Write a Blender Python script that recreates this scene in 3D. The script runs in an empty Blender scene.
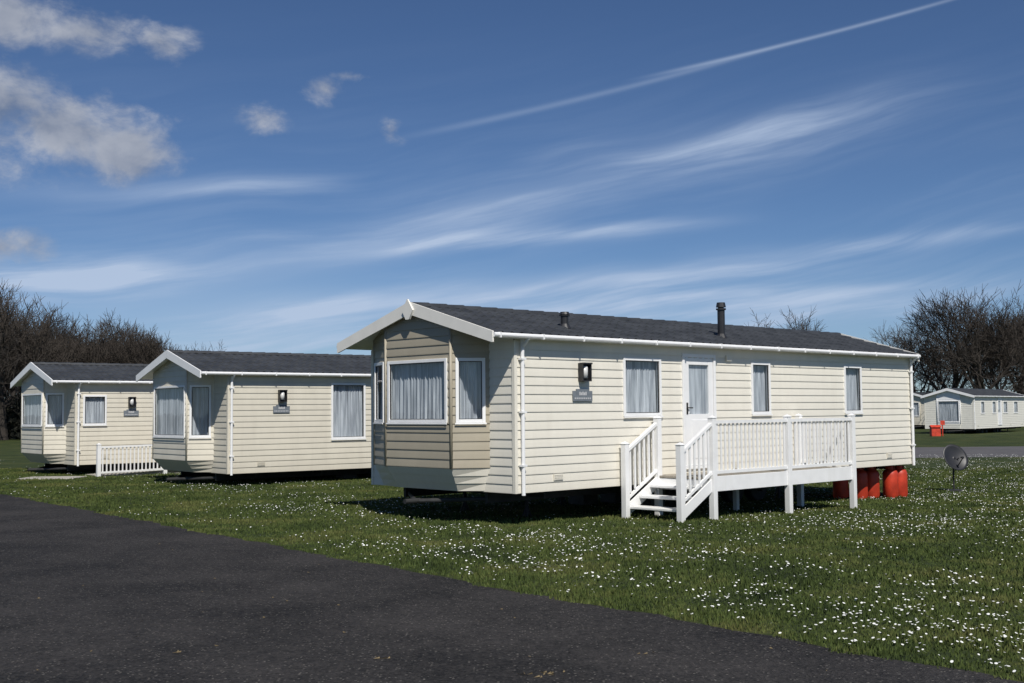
import bpy, math, random
import numpy as np
from mathutils import Vector, Matrix
rnd=random.Random(7); npr=np.random.default_rng(5)
sc=bpy.context.scene
sc.view_settings.view_transform='Standard'; sc.view_settings.look='None'; sc.view_settings.exposure=0

# ------------------------------------------------ camera
F_PX=1178.0; PITCH=0.0587; EYE=1.72; ROLL=-0.0089
cp,sp=math.cos(PITCH),math.sin(PITCH); cr,sr=math.cos(ROLL),math.sin(ROLL)
fw=Vector((0,cp,sp)); up0=Vector((0,-sp,cp)); rt0=Vector((1,0,0))
rt=rt0*cr+up0*sr; up=-rt0*sr+up0*cr
cam=bpy.data.cameras.new('camera'); camo=bpy.data.objects.new('camera',cam)
sc.collection.objects.link(camo); sc.camera=camo
cam.sensor_width=36; cam.lens=F_PX*36/1024; cam.clip_end=4000; cam.clip_start=.1
M=Matrix.Identity(4)
for i in range(3): M[i][0]=rt[i]; M[i][1]=up[i]; M[i][2]=-fw[i]
M[2][3]=EYE; camo.matrix_world=M
def pix_ae(px,py):
    v=fw+rt*((px-512)/F_PX)+up*((341.5-py)/F_PX); v.normalize()
    return math.atan2(v.x,v.y), math.asin(v.z)

# ------------------------------------------------ materials
def nmat(name):
    m=bpy.data.materials.new(name); m.use_nodes=True
    nt=m.node_tree; b=nt.nodes['Principled BSDF']; return m,nt,b
def mat(name,col,rough=.5,var=.12,scale=6,bump=0,bscale=80,metal=0,spec=.5,dirt=None):
    m,nt,b=nmat(name); N=nt.nodes; Lk=nt.links
    tc=N.new('ShaderNodeTexCoord')
    n=N.new('ShaderNodeTexNoise'); n.inputs['Scale'].default_value=scale; n.inputs['Detail'].default_value=3
    Lk.new(tc.outputs['Object'],n.inputs['Vector'])
    r=N.new('ShaderNodeValToRGB'); r.color_ramp.elements[0].position=.3; r.color_ramp.elements[1].position=.7
    r.color_ramp.elements[0].color=(*[c*(1-var) for c in col],1); r.color_ramp.elements[1].color=(*[min(1,c*(1+var)) for c in col],1)
    Lk.new(n.outputs['Fac'],r.inputs['Fac']); out=r.outputs['Color']
    if dirt:
        n2=N.new('ShaderNodeTexNoise'); n2.inputs['Scale'].default_value=1.3; n2.inputs['Detail'].default_value=6; n2.inputs['Roughness'].default_value=.7
        mp=N.new('ShaderNodeMapping'); mp.inputs['Scale'].default_value=(4,4,.4); Lk.new(tc.outputs['Object'],mp.inputs['Vector']); Lk.new(mp.outputs[0],n2.inputs['Vector'])
        rr=N.new('ShaderNodeMapRange'); rr.inputs[1].default_value=.45; rr.inputs[2].default_value=.8; rr.inputs[4].default_value=.35; Lk.new(n2.outputs['Fac'],rr.inputs[0])
        sz=N.new('ShaderNodeSeparateXYZ'); Lk.new(tc.outputs['Object'],sz.inputs[0])
        gr_=N.new('ShaderNodeMapRange'); gr_.inputs[1].default_value=.45; gr_.inputs[2].default_value=-.02; gr_.inputs[3].default_value=0; gr_.inputs[4].default_value=.45; Lk.new(sz.outputs[2],gr_.inputs[0])
        ad=N.new('ShaderNodeMath'); ad.operation='ADD'; ad.use_clamp=True; Lk.new(rr.outputs[0],ad.inputs[0]); Lk.new(gr_.outputs[0],ad.inputs[1])
        mx=N.new('ShaderNodeMix'); mx.data_type='RGBA'; Lk.new(ad.outputs[0],mx.inputs[0]); Lk.new(out,mx.inputs[6]); mx.inputs[7].default_value=(*dirt,1); out=mx.outputs[2]
    Lk.new(out,b.inputs['Base Color']); b.inputs['Roughness'].default_value=rough; b.inputs['Metallic'].default_value=metal
    b.inputs['Specular IOR Level'].default_value=spec
    if bump:
        nb=N.new('ShaderNodeTexNoise'); nb.inputs['Scale'].default_value=bscale; nb.inputs['Detail'].default_value=3
        Lk.new(tc.outputs['Object'],nb.inputs['Vector'])
        bp=N.new('ShaderNodeBump'); bp.inputs['Strength'].default_value=bump; bp.inputs['Distance'].default_value=.01
        Lk.new(nb.outputs['Fac'],bp.inputs['Height']); Lk.new(bp.outputs[0],b.inputs['Normal'])
    return m
CREAM=mat('cream_cladding',(.74,.705,.61),.5,.03,3,dirt=(.62,.58,.49))
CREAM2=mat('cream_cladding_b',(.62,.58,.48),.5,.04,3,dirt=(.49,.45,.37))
KHAKI=mat('khaki_cladding',(.35,.312,.235),.5,.04,3,dirt=(.28,.25,.18))
WHITE=mat('white_upvc',(.80,.80,.79),.35,.03,4)
BARGE=mat('pale_trim',(.76,.74,.68),.45,.04,4)
WHITED=mat('white_pvc_deck',(.80,.80,.79),.4,.04,5,dirt=(.62,.62,.57))
ROOF=mat('anthracite_roof',(.040,.043,.047),.5,.3,3,.3,60)
BLACK=mat('black_plastic',(.02,.02,.022),.45,.2)
STEEL=mat('painted_steel',(.025,.025,.025),.7,.3,8)
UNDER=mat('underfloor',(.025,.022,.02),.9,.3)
RUBBER=mat('rubber',(.02,.02,.02),.8,.2)
CONC=mat('concrete_block',(.08,.077,.07),.9,.2,10,.5,60)
LENS=mat('lamp_lens',(.6,.6,.58),.3,.03)
SIGN=mat('slate_sign',(.16,.18,.20),.5,.15,20)
SIGNT=mat('sign_lettering',(.5,.5,.5),.5,.05)
RED=mat('red_paint',(.50,.045,.018),.5,.3,5)
DISH=mat('dish_grey',(.05,.055,.06),.5,.2)
DECK=mat('deck_board',(.30,.27,.22),.8,.2,8,.4,50)
BARK=mat('bark',(.036,.029,.023),.95,.3,4)
PATH=mat('path_concrete',(.35,.33,.29),.9,.2,5,.4,60)
def curtain_mat():
    m,nt,b=nmat('net_curtain'); N=nt.nodes; L=nt.links
    tc=N.new('ShaderNodeTexCoord'); n=N.new('ShaderNodeTexNoise'); n.inputs['Scale'].default_value=5; n.inputs['Detail'].default_value=4
    mp=N.new('ShaderNodeMapping'); mp.inputs['Scale'].default_value=(3,3,.25); L.new(tc.outputs['Object'],mp.inputs[0])
    L.new(mp.outputs[0],n.inputs['Vector']); r=N.new('ShaderNodeValToRGB')
    r.color_ramp.elements[0].color=(.36,.37,.40,1); r.color_ramp.elements[1].color=(.72,.72,.74,1)
    r.color_ramp.elements[0].position=.35; r.color_ramp.elements[1].position=.65
    L.new(n.outputs['Fac'],r.inputs['Fac']); L.new(r.outputs[0],b.inputs['Base Color']); b.inputs['Roughness'].default_value=.9
    return m
CURT=curtain_mat()
def glass_mat():
    m,nt,b=nmat('window_glass'); N=nt.nodes; L=nt.links; N.remove(b)
    t=N.new('ShaderNodeBsdfTransparent'); t.inputs[0].default_value=(.82,.86,.88,1)
    g=N.new('ShaderNodeBsdfGlossy'); g.inputs['Roughness'].default_value=.02
    geo=N.new('ShaderNodeNewGeometry')
    vm=N.new('ShaderNodeVectorMath'); vm.operation='DOT_PRODUCT'; L.new(geo.outputs['Incoming'],vm.inputs[0]); L.new(geo.outputs['True Normal'],vm.inputs[1])
    def ma(op,*a):
        q=N.new('ShaderNodeMath'); q.operation=op
        for i,v in enumerate(a):
            if isinstance(v,(int,float)): q.inputs[i].default_value=v
            else: L.new(v,q.inputs[i])
        return q.outputs[0]
    c=ma('SUBTRACT',1,ma('ABSOLUTE',vm.outputs['Value'])); f=ma('MULTIPLY_ADD',ma('POWER',c,5),.85,.09)
    n=N.new('ShaderNodeTexNoise'); n.inputs['Scale'].default_value=1.5; tc=N.new('ShaderNodeTexCoord'); L.new(tc.outputs['Object'],n.inputs['Vector'])
    bp=N.new('ShaderNodeBump'); bp.inputs['Strength'].default_value=.1; bp.inputs['Distance'].default_value=.02; L.new(n.outputs['Fac'],bp.inputs['Height']); L.new(bp.outputs[0],g.inputs['Normal'])
    mx=N.new('ShaderNodeMixShader'); L.new(f,mx.inputs[0]); L.new(t.outputs[0],mx.inputs[1]); L.new(g.outputs[0],mx.inputs[2])
    L.new(mx.outputs[0],N['Material Output'].inputs[0]); return m
GLASS=glass_mat()

# ------------------------------------------------ geometry helper
class G:
    def __init__(s): s.v=[]; s.f=[]
    def poly(s,*ps):
        i=len(s.v); s.v+= [tuple(p) for p in ps]; s.f.append(tuple(range(i,i+len(ps))))
    def hexa(s,c):
        i=len(s.v); s.v+=[tuple(p) for p in c]
        for f in ((3,2,1,0),(4,5,6,7),(0,1,5,4),(1,2,6,5),(2,3,7,6),(3,0,4,7)): s.f.append(tuple(i+k for k in f))
    def box(s,x0,x1,y0,y1,z0,z1):
        s.hexa([(x0,y0,z0),(x1,y0,z0),(x1,y1,z0),(x0,y1,z0),(x0,y0,z1),(x1,y0,z1),(x1,y1,z1),(x0,y1,z1)])
    def wbox(s,w,s0,s1,n0,n1,z0,z1):
        P=lambda a,n,z:w.P(a,n,z)
        s.hexa([P(s0,n1,z0),P(s1,n1,z0),P(s1,n0,z0),P(s0,n0,z0),P(s0,n1,z1),P(s1,n1,z1),P(s1,n0,z1),P(s0,n0,z1)])
    def tube(s,p0,p1,r0,r1=None,n=10,cap=True):
        if r1 is None:r1=r0
        p0=Vector(p0);p1=Vector(p1);d=(p1-p0).normalized()
        a=d.orthogonal().normalized();b=d.cross(a);i=len(s.v)
        for p,r in((p0,r0),(p1,r1)):
            for k in range(n):
                t=2*math.pi*k/n; s.v.append(tuple(p+a*(r*math.cos(t))+b*(r*math.sin(t))))
        for k in range(n): s.f.append((i+k,i+(k+1)%n,i+n+(k+1)%n,i+n+k))
        if cap: s.f.append(tuple(i+k for k in range(n))[::-1]); s.f.append(tuple(i+n+k for k in range(n)))
    def exyz(s,pts,x0,x1):
        n=len(pts);i=len(s.v)
        s.v+=[(x0,y,z) for y,z in pts]+[(x1,y,z) for y,z in pts]
        s.f.append(tuple(range(i,i+n))); s.f.append(tuple(range(i+2*n-1,i+n-1,-1)))
        for k in range(n): s.f.append((i+k,i+(k+1)%n,i+n+(k+1)%n,i+n+k))
    def obj(s,name,m,parent=None,smooth=False,bevel=0):
        me=bpy.data.meshes.new(name); me.from_pydata(s.v,[],s.f); me.materials.append(m)
        if smooth: me.polygons.foreach_set('use_smooth',[True]*len(me.polygons))
        o=bpy.data.objects.new(name,me); sc.collection.objects.link(o)
        if parent: o.parent=parent
        if bevel:
            b=o.modifiers.new('bevel','BEVEL'); b.width=bevel; b.segments=2; b.limit_method='ANGLE'
        return o
def empty(name,loc,rz=0):
    e=bpy.data.objects.new(name,None); e.empty_display_size=.2; sc.collection.objects.link(e); e.location=loc; e.rotation_euler=(0,0,rz); return e
class Wall:
    def __init__(s,o,e):
        s.o=Vector(o); d=Vector(e)-s.o; s.len=d.length; s.d=d.normalized(); s.n=Vector((s.d.y,-s.d.x))
    def P(s,a,n,z):
        q=s.o+s.d*a+s.n*n; return (q.x,q.y,z)
def clad(g,w,zb,top,ops=(),breaks=(),pitch=.135,dep=.0115):
    cuts=sorted(set([0,w.len]+[b for b in breaks if 0<b<w.len]+[round(v,4) for o in ops for v in o[:2]]))
    for a,b in zip(cuts[:-1],cuts[1:]):
        if b-a<1e-4: continue
        m=(a+b)/2; segs=[]; blk=sorted([(o[2],o[3]) for o in ops if o[0]<m<o[1]])
        lo=zb
        for z0,z1 in blk: segs.append((lo,lambda s,z=z0:z)); lo=z1
        segs.append((lo,top))
        for z0,tf in segs:
            ta,tb=tf(a),tf(b); k=int(math.floor((z0-zb)/pitch+1e-6))
            while zb+k*pitch<max(ta,tb)-1e-4:
                bz=zb+k*pitch
                prof=[(bz,.0),(bz+.001,dep),(bz+pitch*.12,dep*1.0),(bz+pitch*.55,dep*.55),(bz+pitch*.86,dep*.12),(bz+pitch,0)]
                for (q0,e0),(q1,e1) in zip(prof[:-1],prof[1:]):
                    def c(q,t): return min(max(q,z0),t)
                    A0,A1,B0,B1=c(q0,ta),c(q1,ta),c(q0,tb),c(q1,tb)
                    if A1-A0<1e-5 and B1-B0<1e-5: continue
                    g.poly(w.P(a,e0,A0),w.P(b,e0,B0),w.P(b,e1,B1),w.P(a,e1,A1))
                k+=1
def window(gr,w,s0,s1,z0,z1,fw=.05,mull=(),curt=True,trans=None):
    fr=gr['frame']; a,b=-.04,.032
    fr.wbox(w,s0,s0+fw,a,b,z0,z1); fr.wbox(w,s1-fw,s1,a,b,z0,z1)
    fr.wbox(w,s0+fw,s1-fw,a,b-.003,z0,z0+fw); fr.wbox(w,s0+fw,s1-fw,a,b-.003,z1-fw,z1)
    fr.wbox(w,s0-.015,s1+.015,.033,.05,z0-.025,z0-.002)
    for m in mull: fr.wbox(w,m-.025,m+.025,a,b-.006,z0+fw,z1-fw)
    if trans: fr.wbox(w,s0+fw,s1-fw,a,b-.009,trans-.02,trans+.02)
    gr['glass'].poly(w.P(s0+fw,.005,z0+fw),w.P(s1-fw,.005,z0+fw),w.P(s1-fw,.005,z1-fw),w.P(s0+fw,.005,z1-fw))
    sk=gr['gasket']; q=.012
    for u0,u1,v0,v1 in((s0+fw,s0+fw+q,z0+fw,z1-fw),(s1-fw-q,s1-fw,z0+fw,z1-fw),(s0+fw+q,s1-fw-q,z0+fw,z0+fw+q),(s0+fw+q,s1-fw-q,z1-fw-q,z1-fw)): sk.wbox(w,u0,u1,-.01,.012,v0,v1)
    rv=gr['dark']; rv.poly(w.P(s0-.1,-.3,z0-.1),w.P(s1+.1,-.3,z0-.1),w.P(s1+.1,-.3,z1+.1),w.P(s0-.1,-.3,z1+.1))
    if curt:
        c=gr['curtain']; n=max(12,int((s1-s0)/.008)); ph=rnd.random()*9; prev=None
        for i in range(n+1):
            s=s0+(s1-s0)*i/n; dn=.022*math.sin(s*70+ph+1.3*math.sin(s*9+ph))+.012*math.sin(s*131+ph*2)
            dt=.012*math.sin(s*90+ph)
            cur=(s,-.085+dn,-.085+dt)
            if prev: c.poly(w.P(prev[0],prev[1],z0),w.P(cur[0],cur[1],z0),w.P(cur[0],cur[2],z1),w.P(prev[0],prev[2],z1))
            prev=cur

def caravan(loc,ang,L=12.0,W=3.53,H=2.35,o=.68,ra=.54,side=(),door=None,lamp=None,sign=None,bay=None,F=-.1,
            clm=None,baym=None,bwin=(1.05,2.05),flues=(),bay_bottom=.37,E=.15,logo=False,upper=None):
    e=empty('static_caravan',loc,ang)
    clm=clm or CREAM; baym=baym or KHAKI
    gr={k:G() for k in('frame','glass','curtain','dark','gasket')}
    hw=W/2+E; RE=.03
    zr=lambda y:H+ra*(1-abs(y-W/2)/hw)
    zu=lambda y:zr(y)-.05
    walls=G(); trims=G()
    ws=Wall((F,0),(L,0))
    ops=[(a-F,b-F,c,d) for a,b,c,d in side]
    if door: ops.append((door[0]-F,door[1]-F,door[2],door[3]))
    clad(walls,ws,0,lambda s:zu(0)-.0,ops)
    for a,b,c,d in side: window(gr,ws,a-F,b-F,c,d)
    wb=Wall((L,0),(L,W)); clad(walls,wb,0,lambda s:zu(s),breaks=(W/2,))
    wl=Wall((L,W),(F,W)); clad(walls,wl,0,lambda s:zu(0),[(3,4,1.1,2.1),(7,8,1.1,2.1)])
    window(gr,wl,3,4,1.1,2.1); window(gr,wl,7,8,1.1,2.1)
    pts=bay; y0,y1=pts[0][1],pts[-1][1]
    wf1=Wall((F,y0),(F,0)); clad(walls,wf1,0,lambda s:zu(y0-s))
    wf2=Wall((F,W),(F,y1)); clad(walls,wf2,0,lambda s:zu(W-s))
    bw=G()
    for i in range(len(pts)-1):
        a,b=pts[i],pts[i+1]; w=Wall(b,a)
        tf=lambda s,a=a,b=b,w=w: zu(b[1]+(a[1]-b[1])*s/w.len)
        br=[]
        if min(a[1],b[1])<W/2<max(a[1],b[1]): br=[abs((W/2-b[1])/(a[1]-b[1]))*w.len]
        if w.len>.35:
            m=.07; op=(m,w.len-m,*bwin)
            clad(bw,w,bay_bottom,tf,[op],br)
            window(gr,w,m,w.len-m,*bwin)
        else: clad(bw,w,bay_bottom,tf,[],br)
    bw.obj('bay_cladding',baym,e)
    cp_=G()
    for (x,y) in pts[1:-1]: cp_.tube((x,y,bay_bottom-.01),(x,y,zu(y)-.01),.026,.026,8)
    cp_.obj('bay_corner_posts',baym,e,True)
    sk=G(); yc=(y0+y1)/2
    inner=[(F+(x-F)*.55-.0,yc+(y-yc)*.9) for x,y in pts]
    for i in range(len(pts)-1):
        a,b=pts[i],pts[i+1]; c,d=inner[i],inner[i+1]
        rows_=3
        for r in range(rows_):
            t0,t1=r/rows_,(r+1)/rows_
            q=lambda u,v,t,off=0:(u[0]+(v[0]-u[0])*t-off,u[1]+(v[1]-u[1])*t,bay_bottom-.005-(bay_bottom-.02)*t)
            sk.poly(q(a,c,t0,.0),q(b,d,t0,.0),q(b,d,t1,.012),q(a,c,t1,.012))
            sk.poly(q(a,c,t1,.012),q(b,d,t1,.012),q(b,d,t1,0),q(a,c,t1,0))
    sk.poly(*[(x,y,.02) for x,y in inner]); sk.poly(*[(x,y,bay_bottom-.004) for x,y in pts])
    sk.obj('bay_skirt',clm,e)
    fwl=G(); wbk=Wall((F,y1),(F,y0)); clad(fwl,wbk,0,lambda s:bay_bottom); fwl.obj('front_lower_wall',clm,e)
    walls.obj('walls',clm,e)
    trims.box(F-.018,F+.04,-.02,.04,0,zu(0)-.05); trims.box(L-.04,L+.02,-.02,.04,0,zu(0)-.05); trims.box(F-.018,F+.04,W-.04,W+.02,0,zu(0)-.05)
    trims.obj('corner_trims',clm,e)
    dp=G(); dp.tube((.02,-.055,-.03),(.02,-.055,H-.03),.03,.03,10); dp.tube((L-.08,-.055,-.03),(L-.08,-.055,H-.03),.03,.03,10)
    for z in(.4,1.2,2.0): dp.box(-.03,.07,-.09,-.018,z,z+.03); dp.box(L-.13,L-.03,-.09,-.018,z,z+.03)
    dp.obj('drainpipes',WHITE,e,False)
    rf=G(); x0,x1=-o,L+RE; nx=int((x1-x0)/.2*6); nc=6
    ss=[]
    for c in range(nc): ss+=[(c/nc,.022),((c+1)/nc-.0005,.0)]
    ss.append((1,.0))
    for sgn in(1,-1):
        base=len(rf.v)
        for i in range(nx+1):
            x=x0+(x1-x0)*i/nx; ph=(i%6)/6; wv=.03*max(0,math.cos(ph*2*math.pi))
            for t,st in ss:
                y=W/2-sgn*hw*(1-t); rf.v.append((x,y,zr(y)+.012+st+wv))
        m=len(ss)
        for i in range(nx):
            for j in range(m-1):
                a=base+i*m+j; rf.f.append((a,a+1,a+m+1,a+m))
    x=x0
    while x<x1-.05:
        xe_=min(x+.38,x1); rf.tube((x,W/2,zr(W/2)+.018),(xe_,W/2,zr(W/2)+.026),.06,.064,8); x+=.37
    rf.obj('tiled_roof',ROOF,e)
    sf=G()
    for xa,xb in((-o,F+.02),(L,L+RE)):
        sf.exyz([(-E,zr(-E)-.045),(W/2,zr(W/2)-.045),(W+E,zr(-E)-.045),(W+E,zr(-E)-.025),(W/2,zr(W/2)-.025),(-E,zr(-E)-.025)],xa,xb)
    sf.exyz([(-E,zr(-E)-.045),(.0,zr(0)-.045),(.0,zr(0)-.03),(-E,zr(-E)-.03)],F+.02,L)
    sf.exyz([(W+E,zr(-E)-.045),(W,zr(0)-.045),(W,zr(0)-.03),(W+E,zr(-E)-.03)],F+.02,L)
    sf.obj('soffits',WHITE,e)
    bg=G(); bd=.16
    for xa,xb in((-o-.03,-o),(L+RE,L+RE+.03)):
        for sgn in(1,-1):
            yt=W/2-sgn*(hw+.03); p=[(yt,zr(-E)+.05),(W/2,zr(W/2)+.075),(W/2,zr(W/2)+.075-bd-.03),(yt,zr(-E)+.05-bd)]
            bg.exyz(p,xa,xb)
    if upper is None:
        bg.exyz([(W/2-.13,zr(W/2)-.06),(W/2,zr(W/2)+.12),(W/2+.13,zr(W/2)-.06),(W/2+.04,zr(W/2)-.2),(W/2-.04,zr(W/2)-.2)],-o-.06,-o-.031)
    bg.obj('barge_boards',BARGE if upper is None else WHITE,e,bevel=.004)
    gt=G()
    for yy in(-E-.045,W+E+.045):
        gt.tube((x0-.01,yy,H-.0),(x1+.01,yy,H-.0),.036,.036,10)
    n=int((x1-x0)/.9)
    for i in range(n+1):
        x=x0+.1+(x1-x0-.2)*i/n; gt.box(x-.012,x+.012,-E-.086,-E-.0,H-.042,H+.039)
    gt.tube((.02,-E-.04,H-.03),(.02,-.055,H-.16),.028,.028,8); gt.tube((L-.08,-E-.04,H-.03),(L-.08,-.055,H-.16),.028,.028,8)
    gt.obj('gutters',WHITE,e)
    if door:
        a,b,z0,z1=door; a-=F; b-=F
        fr=gr['frame']; f=.06
        fr.wbox(ws,a,a+f,-.04,.04,z0,z1); fr.wbox(ws,b-f,b,-.04,.04,z0,z1); fr.wbox(ws,a+f,b-f,-.04,.037,z1-f,z1); fr.wbox(ws,a+f,b-f,-.04,.05,z0,z0+.05)
        d=G(); A,B=a+f+.008,b-f-.008; Z0,Z1=z0+.055,z1-f-.008; zm=z0+.95
        d.wbox(ws,A,A+.12,-.03,.02,Z0,Z1); d.wbox(ws,B-.12,B,-.03,.02,Z0,Z1); d.wbox(ws,A+.12,B-.12,-.03,.018,Z0,zm); d.wbox(ws,A+.12,B-.12,-.03,.018,Z1-.12,Z1)
        d.wbox(ws,A+.18,B-.18,.018,.026,Z0+.12,zm-.1)
        d.obj('door_leaf',WHITE,e,bevel=.004)
        gr['glass'].poly(ws.P(A+.12,0,zm),ws.P(B-.12,0,zm),ws.P(B-.12,0,Z1-.12),ws.P(A+.12,0,Z1-.12))
        c=gr['curtain']; c.poly(ws.P(A+.1,-.035,zm),ws.P(B-.1,-.035,zm),ws.P(B-.1,-.035,Z1-.1),ws.P(A+.1,-.035,Z1-.1))
        h=G(); h.wbox(ws,A+.035,A+.075,.02,.03,z0+.95,z0+1.15); h.wbox(ws,A+.04,A+.17,.045,.06,z0+1.05,z0+1.07); h.wbox(ws,A+.045,A+.065,.03,.045,z0+1.05,z0+1.07)
        h.obj('door_handle',STEEL,e)
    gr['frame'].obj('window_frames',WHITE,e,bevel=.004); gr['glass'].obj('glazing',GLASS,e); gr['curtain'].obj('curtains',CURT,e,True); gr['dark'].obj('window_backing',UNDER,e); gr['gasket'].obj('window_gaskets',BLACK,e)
    if lamp:
        x,z=lamp; g=G(); g.box(x-.09,x+.09,-.05,-.012,z-.14,z+.14); g.box(x-.1,x+.1,-.15,-.05,z+.12,z+.145)
        g.box(x-.1,x-.085,-.13,-.05,z-.13,z+.12); g.box(x+.085,x+.1,-.13,-.05,z-.13,z+.12); g.box(x-.1,x+.1,-.13,-.05,z-.15,z-.13); g.obj('wall_lamp_case',BLACK,e)
        g=G(); g.tube((x,-.065,z-.10),(x,-.065,z+.09),.055,.055,12); g.obj('wall_lamp_lens',LENS,e,True)
    if sign:
        x,z=sign; g=G(); g.exyz([(-.035,z-.08),(-.013,z-.08),(-.013,z+.08),(-.035,z+.08)],x-.22,x+.22); 
        g.exyz([(-.034,z+.08),(-.014,z+.08),(-.014,z+.11),(-.034,z+.11)],x-.14,x+.14); g.obj('name_plaque',SIGN,e)
        g=G()
        for k,xx in enumerate((-.07,-.035,0,.035,.07)): g.box(x+xx-.012,x+xx+.012,-.039,-.0355,z+.01,z+.065-.01*(k%2))
        for k in range(9): g.box(x-.19+k*.043,x-.165+k*.043,-.039,-.0355,z-.05,z-.025)
        g.obj('plaque_lettering',SIGNT,e)
    g=G()
    for x in(.7,5.3,8.0,10.8):
        if x<L-.4:
            g.box(x,x+.2,-.026,-.012,.16,.26)
            for k in range(4): g.box(x+.01,x+.19,-.032,-.0265,.172+k*.022,.182+k*.022)
    g.box(5.15,5.3,-.05,-.015,2.1,2.2)
    g.obj('wall_vents',clm,e)
    if logo:
        w=Wall(pts[-2],pts[1]); g=G(); c=w.P(w.len*.55,.02,.62); c2=w.P(w.len*.55,.045,.62); g.tube(c,c2,.11,.11,20); g.obj('vent_disc',DISH,e)
    for (x,y,h,r,m) in flues:
        g=G(); zb=zr(y)-.05; g.tube((x,y,zb),(x,y,zb+h*.8),r,r,14); g.tube((x,y,zb+.06),(x,y,zb+.14),r*1.7,r*1.05,14)
        g.tube((x,y,zb+h*.8),(x,y,zb+h*.84),r*1.35,r*1.35,14); g.tube((x,y,zb+h*.87),(x,y,zb+h*.99),r*1.35,r*1.1,14); g.tube((x,y,zb+h*.84),(x,y,zb+h*.87),r*.8,r*.8,10)
        g.obj('roof_flue',m,e)
    g=G(); g.box(F+.02,L-.02,.02,W-.02,.0,.05); g.obj('floor_pan',UNDER,e)
    g=G()
    for y in(.75,W-.75):
        g.box(-.0,L-.3,y-.03,y+.03,-.18,-.002)
    for x in np.arange(.8,L,1.8): g.box(x,x+.05,.3,W-.3,-.12,-.004)
    g.tube((.1,.75,-.12),(-.55,W/2-.06,-.16),.035); g.tube((.1,W-.75,-.12),(-.55,W/2+.06,-.16),.035)
    g.tube((-.5,W/2,-.16),(-.8,W/2,-.16),.04)
    for x in(1.2,3.6,8.4,10.9):
        if x<L:
            for y in(1.1,W-.9): g.tube((x,y,-.6),(x,y,-.12),.035,.03,8); g.tube((x-.16,y,-.6),(x,y,-.3),.014); g.tube((x+.16,y,-.6),(x,y,-.3),.014)
    g.obj('chassis_frame',STEEL,e)
    g=G()
    for x in(L*.45,L*.45+.9):
        for y in(1.0,W-.9): g.box(x-1.4,x-1.0,y-.2,y+.2,-.75,-.19)
    g.obj('support_blocks',CONC,e,bevel=.01)
    g=G()
    for x in(L*.5,L*.5+.75):
        for y in(.5,W-.45): g.tube((x,y-.09,-.22),(x,y+.09,-.22),.3,.3,24)
    g.obj('wheels',RUBBER,e,bevel=.03)
    g=G()
    for x in(L*.5,L*.5+.75): g.tube((x,.3,-.22),(x,W-.3,-.22),.12,.12,14)
    g.obj('axles',STEEL,e)
    return e

A1,A2=.7586,.6774
BAY1=[(-.1,.55),(-.6,.88),(-.6,2.5),(-.34,3.15),(-.1,3.2)]
caravan((.1026,17.73,.483),A1,L=11.95,side=((2.35,3.32,1.13,2.10),(5.93,6.54,1.13,2.10),(9.16,9.83,1.13,2.10)),door=(3.89,4.83,.2,2.2),
        lamp=(1.37,1.84),sign=(1.36,1.46),bay=BAY1,bwin=(1.06,2.05),flues=((5.88,.6,.74,.07,BLACK),(1.62,.6,.34,.065,BLACK)))
BAY2=[(-.05,.75),(-.6,1.08),(-.6,3.1),(-.4,3.4),(-.05,3.42)]
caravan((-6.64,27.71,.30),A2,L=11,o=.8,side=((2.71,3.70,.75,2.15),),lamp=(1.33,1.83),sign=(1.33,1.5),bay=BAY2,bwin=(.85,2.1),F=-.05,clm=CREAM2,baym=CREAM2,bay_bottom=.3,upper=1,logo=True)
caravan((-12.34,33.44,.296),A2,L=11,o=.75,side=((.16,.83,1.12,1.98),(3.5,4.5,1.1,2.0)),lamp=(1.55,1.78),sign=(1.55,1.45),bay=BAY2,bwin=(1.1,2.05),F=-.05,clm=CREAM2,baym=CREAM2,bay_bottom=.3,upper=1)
PALE=mat('pale_cladding',(.70,.68,.60),.5,.05)
caravan((33.2,85,.12),.87,L=12,o=.3,side=((1.5,2.3,1.1,2.0),(4,4.8,1.1,2.0),(6.5,7.5,1.1,2.0),(9,10,1.1,2.0)),door=(5.2,6.1,.2,2.2),bay=[(-.05,.9),(-.1,.92),(-.1,2.6),(-.05,2.62)],bwin=(.5,2.05),F=-.05,upper=1,baym=WHITE,clm=PALE)
caravan((37.2,105,.12),.87,L=12,o=.3,side=((2,3,1.1,2.0),),bay=[(-.05,.9),(-.1,.92),(-.1,2.6),(-.05,2.62)],bwin=(.8,2.05),F=-.05,upper=1,baym=CREAM2,clm=CREAM2)

# ------------------------------------------------ ground
def sm(t):
    t=min(1,max(0,t)); return t*t*(3-2*t)
def gz2(x,y): return -.25*sm((y-15)/13)*sm((x+2.5)/8)
rows=list(np.arange(-30,64,.25))+[66,70,80,95,120,200,400,800,2000]
rows=[-1500,-400,-100]+rows
XS=[-1500,-300,-100,-60,-30,-15,-6]+list(np.arange(-3,6.1,.5))+[10,15,30,60,100,300,1500]
def edge(y):
    if y<7.32: return 3.3+(7.32-y)*.8
    if y<11.3: return 3.3+(y-7.32)/(3.98)*(-3.25)
    if y<26: return .05-(y-11.3)*.772
    return .05-14.7*.772-(y-26)*.762
def jit(y): return .06*math.sin(y*2.1)+.045*math.sin(y*5.7+1)+.04*math.sin(y*13.3)+.03*math.sin(y*23)
g=G()
for y in rows:
    for x in XS: g.v.append((x,y,gz2(x,y)))
n=len(XS)
for i in range(len(rows)-1):
    for j in range(n-1): g.f.append((i*n+j,i*n+j+1,(i+1)*n+j+1,(i+1)*n+j))
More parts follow.
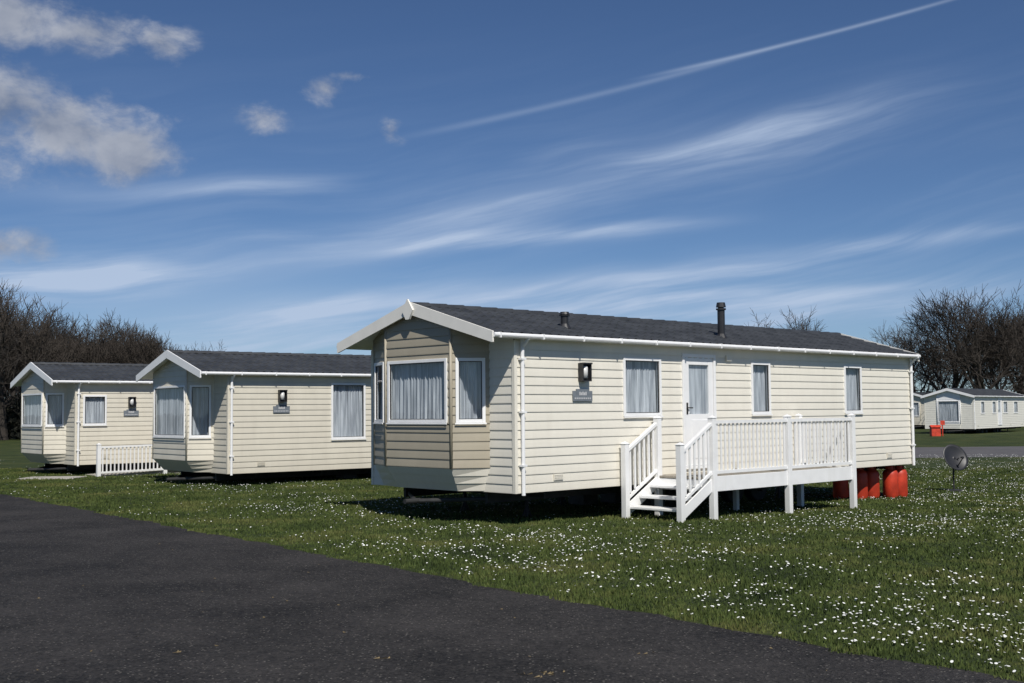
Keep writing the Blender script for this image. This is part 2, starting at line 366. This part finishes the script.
def grass_mat(name,blade=False):
    m,nt,b=nmat(name); N=nt.nodes; L=nt.links
    geo=N.new('ShaderNodeNewGeometry')
    n1=N.new('ShaderNodeTexNoise'); n1.inputs['Scale'].default_value=.6; n1.inputs['Detail'].default_value=5; n1.inputs['Roughness'].default_value=.72
    n2=N.new('ShaderNodeTexNoise'); n2.inputs['Scale'].default_value=(22 if blade else 14); n2.inputs['Detail'].default_value=3 if blade else 5; n2.inputs['Roughness'].default_value=.75
    L.new(geo.outputs['Position'],n1.inputs['Vector']); L.new(geo.outputs['Position'],n2.inputs['Vector'])
    a=N.new('ShaderNodeMath'); a.operation='MULTIPLY_ADD'; a.inputs[1].default_value=.65; L.new(n1.outputs['Fac'],a.inputs[0])
    c=N.new('ShaderNodeMath'); c.operation='MULTIPLY'; c.inputs[1].default_value=.35; L.new(n2.outputs['Fac'],c.inputs[0]); L.new(c.outputs[0],a.inputs[2])
    r=N.new('ShaderNodeValToRGB'); k=1.12 if blade else .68
    els=r.color_ramp.elements; els[0].position=.39; els[0].color=(.026*k,.040*k,.011*k,1); els[1].position=.63; els[1].color=(.110*k,.112*k,.036*k,1)
    e=els.new(.5); e.color=(.056*k,.078*k,.019*k,1)
    L.new(a.outputs[0],r.inputs[0]); L.new(r.outputs[0],b.inputs['Base Color']); b.inputs['Roughness'].default_value=.8; b.inputs['Specular IOR Level'].default_value=.2
    if not blade:
        bp=N.new('ShaderNodeBump'); bp.inputs['Strength'].default_value=.8; bp.inputs['Distance'].default_value=.05; L.new(n2.outputs['Fac'],bp.inputs['Height']); L.new(bp.outputs[0],b.inputs['Normal'])
    return m
g.obj('ground',grass_mat('grass_ground'))
def asphalt_mat():
    m,nt,b=nmat('asphalt'); N=nt.nodes; L=nt.links
    geo=N.new('ShaderNodeNewGeometry'); P=geo.outputs['Position']
    def noise(s,d=6,ro=.6):
        n=N.new('ShaderNodeTexNoise'); n.inputs['Scale'].default_value=s; n.inputs['Detail'].default_value=d; n.inputs['Roughness'].default_value=ro; L.new(P,n.inputs['Vector']); return n.outputs['Fac']
    big,mid,fine=noise(.7,5,.6),noise(9,5,.7),noise(60,3,.7)
    vo=N.new('ShaderNodeTexVoronoi'); vo.inputs['Scale'].default_value=48; L.new(P,vo.inputs['Vector'])
    def ma(op,a,b_,c=None):
        q=N.new('ShaderNodeMath'); q.operation=op
        for i,v in enumerate((a,b_,c)):
            if v is None: continue
            if isinstance(v,(int,float)): q.inputs[i].default_value=v
            else: L.new(v,q.inputs[i])
        return q.outputs[0]
    sep=N.new('ShaderNodeSeparateColor'); L.new(vo.outputs['Color'],sep.inputs[0])
    t=ma('ADD',ma('MULTIPLY',big,.4),ma('ADD',ma('MULTIPLY',mid,.22),ma('ADD',ma('MULTIPLY',fine,.23),ma('MULTIPLY',sep.outputs[1],.15))))
    r=N.new('ShaderNodeValToRGB'); els=r.color_ramp.elements; els[0].position=.38; els[0].color=(.010,.0098,.010,1); els[1].position=.65; els[1].color=(.060,.055,.052,1)
    L.new(t,r.inputs[0])
    st=ma('MULTIPLY',ma('GREATER_THAN',sep.outputs[0],.92),ma('LESS_THAN',vo.outputs['Distance'],.4))
    mx=N.new('ShaderNodeMix'); mx.data_type='RGBA'; L.new(st,mx.inputs[0]); L.new(r.outputs[0],mx.inputs[6]); mx.inputs[7].default_value=(.15,.14,.125,1)
    L.new(mx.outputs[2],b.inputs['Base Color']); b.inputs['Roughness'].default_value=.85; b.inputs['Specular IOR Level'].default_value=.2
    bp=N.new('ShaderNodeBump'); bp.inputs['Strength'].default_value=1.0; bp.inputs['Distance'].default_value=.015
    L.new(ma('ADD',fine,ma('ADD',mid,ma('MULTIPLY',vo.outputs['Distance'],.8))),bp.inputs['Height']); L.new(bp.outputs[0],b.inputs['Normal']); return m
ASP=asphalt_mat()
g=G(); yy=[y for y in rows if -30<=y<=63]
for y in yy: g.v+=[(edge(y)-10.2,y,.004),(edge(y)+jit(y),y,.004)]
for i in range(len(yy)-1): g.f.append((2*i,2*i+1,2*i+3,2*i+2))
g.obj('road',ASP)
g=G(); yy=[y for y in rows if 46<=y<=58]
for y in yy: g.v+=[(8,y,-.246),(90,y,-.246)]
for i in range(len(yy)-1): g.f.append((2*i,2*i+1,2*i+3,2*i+2))
g.obj('road',mat('far_asphalt',(.085,.08,.08),.9,.15,1))

def scatter(N,dmin,dmax,pw,side=.62):
    u=npr.random(N); D=(dmin**pw+u*(dmax**pw-dmin**pw))**(1/pw); X=(npr.random(N)*2-1)*side*D
    return X,D
edv=np.vectorize(edge); gzv=np.vectorize(gz2); jv=np.vectorize(jit)
N=360000; X,Y=scatter(N,5.5,38,.6,.5)
clump=np.sin(X*3.1+Y*1.7)+np.sin(X*1.3-Y*4.1+2)+np.sin(X*7.7+1)*np.sin(Y*6.9)
ok=(X>edv(Y)+jv(Y)-.05+.09*npr.random(N)); X,Y,clump=X[ok],Y[ok],clump[ok]; N=len(X)
h=(.018+.024*npr.random(N))*(1+.22*clump); wd=.0032+.00065*Y
th=npr.random(N)*2*math.pi; lean=.6*h*npr.random(N); lt=npr.random(N)*2*math.pi
V=np.zeros((N,3,3)); z=gzv(X,Y)
V[:,0]=np.stack([X-np.cos(th)*wd,Y-np.sin(th)*wd,z-.002],1); V[:,1]=np.stack([X+np.cos(th)*wd,Y+np.sin(th)*wd,z-.002],1)
V[:,2]=np.stack([X+np.cos(lt)*lean,Y+np.sin(lt)*lean,z+h],1)
def fastmesh(name,V,k,m):
    n=len(V); me=bpy.data.meshes.new(name); me.vertices.add(n*k); me.vertices.foreach_set('co',V.reshape(-1).astype(np.float32))
    me.loops.add(n*k); me.loops.foreach_set('vertex_index',np.arange(n*k,dtype=np.int32)); me.polygons.add(n)
    me.polygons.foreach_set('loop_start',np.arange(n,dtype=np.int32)*k); me.update(calc_edges=True); me.materials.append(m)
    o=bpy.data.objects.new(name,me); sc.collection.objects.link(o); return o
fastmesh('grass',V,3,grass_mat('grass_blades',True))
N=56000; X,Y=scatter(N,6,48,1.15,.52)
f=np.sin(X*.9+Y*.5)+np.sin(X*.37-Y*.8+1)+.8*np.sin(X*2.1+Y*1.9+2)+.8*np.sin(X*3.7-Y*2.3)+.10*X
ok=(X>edv(Y)+.05)&(npr.random(N)<1/(1+np.exp(-(f-.9)*1.2))); X,Y=X[ok],Y[ok]; N=len(X)
K=7; r=.006+.007*npr.random(N); ta=npr.random(N)*2*math.pi; tm=.55*npr.random(N)
V=np.zeros((N,K,3)); hz=gzv(X,Y)+.03+.025*npr.random(N)
nx=np.sin(tm)*np.cos(ta); ny=np.sin(tm)*np.sin(ta)-.15
for k in range(K):
    t=2*math.pi*k/K; dx=r*math.cos(t); dy=r*math.sin(t); V[:,k]=np.stack([X+dx,Y+dy,hz-dx*nx-dy*ny],1)
fastmesh('daisies',V,K,mat('daisy_petals',(.78,.78,.74),.7,.03))

# ------------------------------------------------ deck
def railing(g,p0,p1,z0a,z0b,ht,sp_=.115):
    p0=Vector((*p0,0));p1=Vector((*p1,0)); d=p1-p0; Ln=d.length; d.normalize(); nn=Vector((d.y,-d.x,0))
    def bar(a,b,za,zb,hh,ww):
        A=p0+d*a;B=p0+d*b; c=[]
        for dz in(0,hh):
            for P,zz,sg in((A,za,-1),(B,zb,-1),(B,zb,1),(A,za,1)):
                q=P+nn*(ww*sg); c.append((q.x,q.y,zz+dz))
        g.hexa(c)
    bar(.045,Ln-.045,z0a+ht-.045,z0b+ht-.045,.05,.035); bar(.045,Ln-.045,z0a+.06,z0b+.06,.05,.022)
    n=max(2,int(round(Ln/sp_)))
    for i in range(1,n):
        a=Ln*i/n; z=z0a+(z0b-z0a)*i/n; P=p0+d*a; w=.018
        c=[]
        for zz in(z+.11,z+ht-.047):
            for s1,s2 in((-1,-1),(1,-1),(1,1),(-1,1)):
                q=P+d*(w*s1)+nn*(w*.6*s2); c.append((q.x,q.y,zz))
        g.hexa(c)
def post(g,x,y,z0,z1,w=.05):
    g.box(x-w,x+w,y-w,y+w,z0,z1); g.box(x-w-.008,x+w+.008,y-w-.008,y+w+.008,z1,z1+.015)
    i=len(g.v); k=w+.003
    g.v+=[(x-k,y-k,z1+.015),(x+k,y-k,z1+.015),(x+k,y+k,z1+.015),(x-k,y+k,z1+.015),(x,y,z1+.05)]
    for a in range(4): g.f.append((i+a,i+(a+1)%4,i+4))
dk=empty('veranda_deck',(.1026,17.73,0),A1)
ZD=.62; yo=-1.25; yi=-.12; xs,xa,xm,xe=2.25,3.08,5.21,7.31
g=G()
for x in(xa,xm,xe): post(g,x,yo,-.4,ZD+.95)
post(g,xa,yi,-.3,ZD+.95); post(g,xe,yi,-.4,ZD+.95); post(g,xs,yo,-.3,1.16); post(g,xs,yi,-.3,1.16)
g.obj('posts',WHITED,dk,bevel=.004)
g=G(); railing(g,(xa,yo),(xm,yo),ZD,ZD,.91); railing(g,(xm,yo),(xe,yo),ZD,ZD,.91); railing(g,(xe,yo),(xe,yi),ZD,ZD,.91)
railing(g,(xs,yo),(xa,yo),.2,ZD,.88); railing(g,(xs,yi),(xa,yi),.2,ZD,.88)
g.obj('balustrade',WHITED,dk)
FD=.22
g=G(); g.box(xa+.05,xm-.05,yo-.02,yo+.01,ZD-FD,ZD+.02); g.box(xm+.05,xe-.05,yo-.02,yo+.01,ZD-FD,ZD+.02); g.box(xe-.01,xe+.02,yo+.05,yi-.05,ZD-FD,ZD+.02); g.box(xa-.02,xa+.01,yo+.05,yi-.05,ZD-FD,ZD-.04)
for yq in(yo,yi):
    g.hexa([(xs+.05,yq-.012,.0),(xa-.05,yq-.012,.40),(xa-.05,yq+.012,.40),(xs+.05,yq+.012,.0),(xs+.05,yq-.012,.2),(xa-.05,yq-.012,.6),(xa-.05,yq+.012,.6),(xs+.05,yq+.012,.2)])
g.obj('fascias_and_stringers',WHITED,dk,bevel=.003)
g=G(); y=yo+.015
while y<-.05: g.box(xa-.03,xe-.015,y,y+.09,ZD-.03,ZD); y+=.096
g.obj('deck_boards',DECK,dk)
g=G()
for i,(x,z) in enumerate(((xs+.05,.16),(xs+.32,.32),(xs+.59,.48))): g.box(x,x+.27,yo+.02,yi-.02,z-.045,z)
g.obj('step_treads',WHITED,dk,bevel=.01)
g=G()
for x in np.arange(xa+.3,xe,.6): g.box(x,x+.045,yo+.02,-.06,ZD-.18,ZD-.032)
g.obj('deck_joists',DECK,dk)
g=G()
for x in(xm-.02,): g.box(x-.04,x+.04,-.2,-.12,-.4,ZD-.18)
g.obj('inner_legs',WHITED,dk)

rp=empty('ramp_railing',(-12.34,33.44,0),A2)
g=G()
for x in(.2,2.1,4.0): post(g,x,-1.2,-.1,.88,.05)
railing(g,(.2,-1.2),(2.1,-1.2),.03,.06,.8); railing(g,(2.1,-1.2),(4.0,-1.2),.06,.1,.8); g.obj('rails',WHITED,rp)
g=G(); g.hexa([(.2,-1.14,-.1),(4,-1.14,-.1),(4,-.1,-.1),(.2,-.1,-.1),(.2,-1.14,.03),(4,-1.14,.2),(4,-.1,.2),(.2,-.1,.03)]); g.obj('ramp_slope',PATH,rp)
g=G(); g.box(-12.34-.9,-12.34+.6,31.6,32.6,-.05,.03); o=g.obj('path_slab',PATH,bevel=.01)

# gas cylinders under the far end
def cyl(lx,ly,h=.68,r=.165):
    X=.1026+math.cos(A1)*lx-math.sin(A1)*ly; Y=17.73+math.sin(A1)*lx+math.cos(A1)*ly
    e=empty('gas_cylinder',(X,Y,gz2(X,Y)),A1); g=G(); n=22
    prof=[(r*.86,-.02),(r*.9,.03),(r,.06),(r,h*.72),(r*.97,h*.79),(r*.82,h*.86),(r*.5,h*.91),(r*.25,h*.93),(.0,h*.935)]
    for rr,z in prof:
        for k in range(n): t=2*math.pi*k/n; g.v.append((rr*math.cos(t),rr*math.sin(t),z))
    for i in range(len(prof)-1):
        for k in range(n): g.f.append((i*n+k,i*n+(k+1)%n,(i+1)*n+(k+1)%n,(i+1)*n+k))
    g.obj('body',RED,e,True)
    g=G()
    for k in range(10):
        if k in(2,7): continue
        t0,t1=2*math.pi*k/10,2*math.pi*(k+1)/10; c=r*.6
        g.hexa([(c*math.cos(t0),c*math.sin(t0),h*.87),(c*math.cos(t1),c*math.sin(t1),h*.87),((c-.01)*math.cos(t1),(c-.01)*math.sin(t1),h*.87),((c-.01)*math.cos(t0),(c-.01)*math.sin(t0),h*.87),
                (c*math.cos(t0),c*math.sin(t0),h),(c*math.cos(t1),c*math.sin(t1),h),((c-.01)*math.cos(t1),(c-.01)*math.sin(t1),h),((c-.01)*math.cos(t0),(c-.01)*math.sin(t0),h)])
    g.obj('valve_guard',RED,e); g=G(); g.tube((0,0,h*.9),(0,0,h*.98),.02); g.tube((0,0,h*.96),(.06,0,h*.96),.012); g.obj('valve',STEEL,e)
for lx,ly in((11.7,.2),(11.34,.22),(10.95,.45),(10.55,.5),(10.2,.75)): cyl(lx,ly)

sd=empty('satellite_dish',(10.3,27.7,gz2(10.3,27.7)),0)
g=G(); g.tube((0,0,-.05),(0,0,.7),.02); g.tube((0,0,.68),(.1,-.12,.78),.012); g.box(-.15,.15,-.15,.15,-.02,.04); g.obj('mast',STEEL,sd)
g=G(); c=Vector((0,-.06,.77)); ax=Vector((.25,-.9,.35)).normalized(); a=ax.orthogonal().normalized(); b=ax.cross(a); nr,ns=6,28
for i in range(nr+1):
    r=.31*i/nr
    for k in range(ns):
        t=2*math.pi*k/ns; g.v.append(tuple(c+a*r*math.cos(t)+b*r*math.sin(t)*1.08+ax*(r*r*.7)))
for i in range(nr):
    for k in range(ns): g.f.append((i*ns+k,i*ns+(k+1)%ns,(i+1)*ns+(k+1)%ns,(i+1)*ns+k))
o=g.obj('reflector',BLACK,sd,True); so=o.modifiers.new('s','SOLIDIFY'); so.thickness=.012
g=G(); tip=c+ax*.36+Vector((0,0,-.1)); g.tube(c+Vector((0,-.02,-.3)),tip,.012); g.tube(tip,tip+ax*-.08+Vector((0,0,.03)),.03,.02); g.obj('feed_arm',BLACK,sd)
fp=empty('fire_point',(28.6,80,-.25)); g=G(); g.box(-.3,.3,-.2,.2,0,.6); g.exyz([(-.28,.6),(.28,.6),(0,.75)],-.35,.35); g.obj('cabinet',RED,fp); g=G(); g.tube((.5,0,0),(.5,0,.9),.04); g.box(.35,.65,-.06,-.045,.75,1.05); g.obj('sign_post',RED,fp)

# ------------------------------------------------ trees
def make_tree(seed,H,spread=1.0,cnt=(7,5,5,4,3),tw=.018,lens=(.36,.36,.22,.14,.09,.06),tr=.028):
    R=random.Random(seed); V=[];Fc=[]
    def seg(p0,p1,r0,r1,n):
        d=(p1-p0)
        if d.length<1e-5:return
        d.normalize(); a=d.orthogonal().normalized(); b=d.cross(a); i=len(V)
        for p,r in((p0,r0),(p1,r1)):
            for k in range(n):
                t=6.2832*k/n; V.append(tuple(p+a*(r*math.cos(t))+b*(r*math.sin(t))))
        for k in range(n): Fc.append((i+k,i+(k+1)%n,i+n+(k+1)%n,i+n+k))
    def br(p,d,lv,r):
        L=H*lens[lv]*R.uniform(.7,1.2); ns=(5,5,4,3,2,1)[lv]; pts=[p]; rr=[r]
        cur=p.copy(); dd=d.copy()
        for i in range(ns):
            j=.08 if lv==0 else .2
            dd=(dd+Vector((R.gauss(0,j),R.gauss(0,j),R.gauss(0,j)+(.12 if lv else .1)))).normalized()
            cur=cur+dd*(L/ns); pts.append(cur.copy()); rr.append(r*(1-.5*(i+1)/ns))
        for i in range(ns): seg(pts[i],pts[i+1],rr[i],rr[i+1],(8,6,4,3,3,3)[lv])
        if lv==5:return
        c=cnt[lv]
        for k in range(c):
            t0=.45 if lv==0 else .3
            t=t0+(1-t0)*(k+R.random())/c; t=min(t,.999)*ns; i=int(t); f=t-i
            q=pts[i].lerp(pts[i+1],f); base=(pts[i+1]-pts[i]).normalized()
            ang=R.uniform(.45,.95)*(spread if lv<2 else 1); az=2.4*k+R.uniform(0,1)
            a=base.orthogonal().normalized(); b=base.cross(a)
            nd=(base*math.cos(ang)+(a*math.cos(az)+b*math.sin(az))*math.sin(ang)).normalized()
            br(q,nd,lv+1,max(tw,rr[i]*(.55 if lv else .5)))
        br(pts[-1],(pts[-1]-pts[-2]).normalized(),lv+1,max(tw,rr[-1]*.9))
    br(Vector((0,0,-.2)),Vector((0,0,1)),0,H*tr)
    me=bpy.data.meshes.new('bare_tree_mesh'); me.from_pydata(V,[],Fc); me.materials.append(BARK)
    zs=sorted(v[2] for v in V); return me,zs[int(len(zs)*.985)]
OPEN=dict(cnt=(5,4,4,4,3),tw=.015,tr=.036,lens=(.34,.36,.22,.14,.09,.06))
TM=[make_tree(1,10,1),make_tree(12,10,1.15),make_tree(23,10,.9),make_tree(31,10,1.1,**OPEN),make_tree(44,10,1.0,**OPEN)]
def tree(px,topy,dist,k,rot=0,wide=1):
    u=(px-512)/F_PX; hy=410.7-(px-512)*.0089
    hgt=(hy-topy)*dist/F_PX+EYE+.25
    me,zt=TM[k]; o=bpy.data.objects.new('bare_tree',me); sc.collection.objects.link(o)
    s=hgt/zt; o.scale=(s*wide,s*wide,s); o.rotation_euler=(0,0,rot); o.location=(u*dist,dist,-.25)
for a in ((-28,300,86,3,0),(4,296,82,4,1),(-6,306,88,1,1),(48,328,95,2,2),(80,330,92,0,3.3),(112,329,96,1,4),(142,333,94,2,5),(168,345,105,4,2.2),(22,320,100,2,.3),(64,334,104,1,5.1),(98,334,106,0,2.6),(128,336,108,3,1.1)): tree(*a)
for a in ((918,326,118,3,.4,1.0),(950,302,110,4,2.2,1.1),(985,300,108,3,1.1,1.15),(1020,318,114,4,4,1.1),(1005,325,122,2,3,1.0),(1075,300,112,0,4),(790,320,125,3,5,1.2)): tree(*a)
def leafmass(name,segs,size,col,seed):
    r=np.random.default_rng(seed); out=[]
    for (x0,y0,x1,y1,h,d,cnt) in segs:
        t=r.random(cnt); hh=h*(.7+.2*np.sin(t*37+seed)*np.sin(t*91)+.12*np.sin(t*211))
        X=x0+(x1-x0)*t+r.normal(0,d*.3,cnt); Y=y0+(y1-y0)*t+r.normal(0,d*.3,cnt); Z=-.3+hh*np.sqrt(r.random(cnt))
        v=np.zeros((cnt,3,3))
        for k in range(3): v[:,k]=np.stack([X,Y,Z],1)+r.normal(0,size,(cnt,3))
        out.append(v)
    fastmesh(name,np.concatenate(out),3,mat(name+'_leaf',col,.9,.4,.6))
leafmass('hedge',[(-48,84,-31,84,3.9,2.0,10000),(-38,92,-20,99,4.6,2,14000)],.16,(.026,.026,.016),3)
leafmass('hedge',[(-20,125,90,130,2.8,3,18000)],.18,(.038,.036,.022),4)
g=G(); R=random.Random(3)
for i in range(110):
    x=R.uniform(-5,3); y=R.uniform(6.8,17)
    if x>edge(y)-.1: continue
    a=R.random()*6; l=R.uniform(.01,.035); g.poly((x,y,.008),(x+l*math.cos(a),y+l*math.sin(a),.016),(x+l*math.cos(a+.8),y+l*math.sin(a+.8),.009))
for cx,cy,nn in((.18,7.75,16),(-.95,8.3,5),(-1.1,7.2,4),(-2.4,8.6,4),(.9,8.4,4)):
    for i in range(nn):
        x=cx+R.gauss(0,.07); y=cy+R.gauss(0,.03); a=R.random()*3; l=R.uniform(.03,.08); g.poly((x,y,.008),(x+l*math.cos(a),y+l*math.sin(a)*.4,.02),(x+l*math.cos(a)*.8+.01,y+.015,.009))
g.obj('leaf_litter',mat('dead_leaf',(.16,.12,.06),.8,.3,30))

# ------------------------------------------------ light and sky
EL0=48
S=Vector((.24,-1,0)).normalized()*math.cos(math.radians(EL0)); S.z=math.sin(math.radians(EL0))
sl=bpy.data.lights.new('sun','SUN'); sl.energy=4.7; sl.angle=math.radians(.5); sl.color=(1,.96,.90)
so=bpy.data.objects.new('sun',sl); sc.collection.objects.link(so); so.rotation_euler=S.to_track_quat('Z','Y').to_euler(); so.location=(0,-10,30)
wd=bpy.data.worlds.new('World'); sc.world=wd; wd.use_nodes=True; nt=wd.node_tree; N=nt.nodes; L=nt.links; N.clear()
out=N.new('ShaderNodeOutputWorld'); sky=N.new('ShaderNodeTexSky'); sky.sky_type='NISHITA'; sky.sun_disc=False
sky.sun_elevation=math.radians(EL0); sky.sun_rotation=math.atan2(.24,-1); sky.air_density=.8; sky.dust_density=.15; sky.ozone_density=3.5; sky.altitude=300
tc=N.new('ShaderNodeTexCoord'); sx=N.new('ShaderNodeSeparateXYZ'); L.new(tc.outputs['Generated'],sx.inputs[0])
def m(op,*a,clamp=False):
    q=N.new('ShaderNodeMath'); q.operation=op; q.use_clamp=clamp
    for i,v in enumerate(a):
        if isinstance(v,(int,float)): q.inputs[i].default_value=v
        else: L.new(v,q.inputs[i])
    return q.outputs[0]
AZ=m('ARCTAN2',sx.outputs[0],sx.outputs[1]); EL=m('ARCSINE',sx.outputs[2])
PX=1/F_PX
def comb(x,y,z=0):
    c=N.new('ShaderNodeCombineXYZ')
    for i,v in enumerate((x,y,z)):
        if isinstance(v,(int,float)): c.inputs[i].default_value=v
        else: L.new(v,c.inputs[i])
    return c.outputs[0]
def noise(vec,scale,det=6,ro=.55,dist=0):
    n=N.new('ShaderNodeTexNoise'); n.inputs['Scale'].default_value=scale; n.inputs['Detail'].default_value=det; n.inputs['Roughness'].default_value=ro; n.inputs['Distortion'].default_value=dist
    L.new(vec,n.inputs['Vector']); return n.outputs['Fac']
def smooth(v,a,b,lo=0,hi=1):
    r=N.new('ShaderNodeMapRange'); r.interpolation_type='SMOOTHSTEP'; r.inputs[1].default_value=a; r.inputs[2].default_value=b; r.inputs[3].default_value=lo; r.inputs[4].default_value=hi; L.new(v,r.inputs[0]); return r.outputs[0]
ca,sa=math.cos(math.radians(9)),math.sin(math.radians(9))
T=m('ADD',m('MULTIPLY',AZ,ca),m('MULTIPLY',EL,sa)); Dp=m('SUBTRACT',m('MULTIPLY',EL,ca),m('MULTIPLY',AZ,sa))
warp=noise(comb(m('MULTIPLY',AZ,3.5),m('MULTIPLY',EL,6),3.3),1,2)
Dw=m('ADD',Dp,m('MULTIPLY',m('SUBTRACT',warp,.5),.05))
st1=noise(comb(m('MULTIPLY',T,5),m('MULTIPLY',Dw,60)),1,6,.58)
st2=noise(comb(m('MULTIPLY',T,2.2),m('MULTIPLY',Dw,20),5),1,3,.6)
streak=m('MULTIPLY',smooth(st1,.32,.75),smooth(st2,.28,.65))
def band(p,q,w,amp,wq=None,noisy=True,bend=0):
    a=pix_ae(*p); b=pix_ae(*q); dx,dy=b[0]-a[0],b[1]-a[1]; l=math.hypot(dx,dy); dx/=l;dy/=l
    X=m('SUBTRACT',AZ,a[0]);Y=m('SUBTRACT',EL,a[1])
    t=m('DIVIDE',m('ADD',m('MULTIPLY',X,dx),m('MULTIPLY',Y,dy)),l); d=m('SUBTRACT',m('MULTIPLY',Y,dx),m('MULTIPLY',X,dy))
    if noisy: d=m('ADD',d,m('MULTIPLY',m('SUBTRACT',warp,.5),w*PX*1.4))
    if bend: d=m('SUBTRACT',d,m('MULTIPLY',m('MULTIPLY',t,m('SUBTRACT',1,t)),bend*PX*4))
    wt=m('ADD',w*PX,m('MULTIPLY',t,((wq if wq else w)-w)*PX))
    e=m('DIVIDE',d,wt); e=m('EXPONENT',m('MULTIPLY',m('MULTIPLY',e,e),-1))
    f=m('MULTIPLY',smooth(t,-.08,.25),smooth(t,.7,1.08,1,0))
    return m('MULTIPLY',m('MULTIPLY',e,f),amp)
bands=[band((0,300),(560,195),26,.75,20,bend=-8),band((340,235),(960,92),18,.55,24,bend=4),band((300,250),(760,216),9,.7,6),band((120,318),(840,258),18,1.0,9,bend=4),
 band((-40,190),(350,180),14,.45,8),band((-80,278),(190,268),18,.85,9),band((520,160),(830,118),14,.2),band((680,258),(1100,222),10,.5,6),
 band((-60,335),(1100,300),34,.7,28),band((420,310),(1000,283),12,.55,8)]
tot=bands[0]
for b_ in bands[1:]: tot=m('ADD',tot,b_)
cir=m('MULTIPLY',tot,m('ADD',.28,m('MULTIPLY',streak,.95)))
cir=m('ADD',cir,m('MULTIPLY',m('MULTIPLY',streak,smooth(EL,.36,.05)),.16))
con=m('MULTIPLY',m('ADD',band((400,138),(800,40),3.4,.20,2.0,noisy=False),band((640,78),(1010,-18),1.9,.36,1.5,noisy=False)),smooth(st2,.2,.6,.35,1))
cir=m('ADD',cir,con); cir=m('MINIMUM',cir,.85)
blobs=[((-5,12),90,34,0),((95,35),85,32,-.12),((160,42),55,26,-.2),((50,128),110,46,.16),((125,150),55,36,.1),((0,110),85,44,.15),((258,118),52,30,-.32),((325,90),46,28,-.38),((350,76),50,12,-.42),((393,130),26,22,-.34),((0,246),66,24,-.1)]
cu=None
cv=comb(m('MULTIPLY',AZ,17),m('MULTIPLY',EL,25),1.7); n1=noise(cv,1,8,.62,.2)
for (c,rx,ry,wt_) in blobs:
    a=pix_ae(*c); X=m('DIVIDE',m('SUBTRACT',AZ,a[0]),rx*PX); Y=m('DIVIDE',m('SUBTRACT',EL,a[1]),ry*PX)
    v=m('SUBTRACT',1+wt_,m('SQRT',m('ADD',m('MULTIPLY',X,X),m('MULTIPLY',Y,Y)))); cu=v if cu is None else m('MAXIMUM',cu,v)
cden=m('ADD',cu,m('MULTIPLY',m('SUBTRACT',n1,.5),2.4)); cal=smooth(cden,.0,.95,0,.88); cal=m('MULTIPLY',cal,smooth(cu,-.5,.25))
cv2=comb(m('ADD',m('MULTIPLY',AZ,17),-.2),m('ADD',m('MULTIPLY',EL,25),.45),1.7); n2=noise(cv2,1,4,.55,.2)
shade=m('ADD',.52,m('MULTIPLY',m('SUBTRACT',n1,n2),2.2),clamp=True)
thick=smooth(cden,.3,1.3); shade=m('MULTIPLY',shade,m('SUBTRACT',1,m('MULTIPLY',thick,.4)))
rc=N.new('ShaderNodeValToRGB'); rc.color_ramp.elements[0].color=(.17,.21,.30,1); rc.color_ramp.elements[1].color=(.54,.56,.61,1); L.new(shade,rc.inputs[0])
mul=N.new('ShaderNodeMix'); mul.data_type='RGBA'; mul.blend_type='MULTIPLY'; mul.inputs[0].default_value=1; L.new(sky.outputs[0],mul.inputs[6]); mul.inputs[7].default_value=(.74,.87,1.04,1)
bs=N.new('ShaderNodeBackground'); L.new(mul.outputs[2],bs.inputs[0]); bs.inputs[1].default_value=.067
bc=N.new('ShaderNodeBackground'); bc.inputs[0].default_value=(.48,.58,.75,1); bc.inputs[1].default_value=1
bu=N.new('ShaderNodeBackground'); L.new(rc.outputs[0],bu.inputs[0])
m1=N.new('ShaderNodeMixShader'); L.new(cir,m1.inputs[0]); L.new(bs.outputs[0],m1.inputs[1]); L.new(bc.outputs[0],m1.inputs[2])
m2=N.new('ShaderNodeMixShader'); L.new(cal,m2.inputs[0]); L.new(m1.outputs[0],m2.inputs[1]); L.new(bu.outputs[0],m2.inputs[2])
L.new(m2.outputs[0],out.inputs[0])
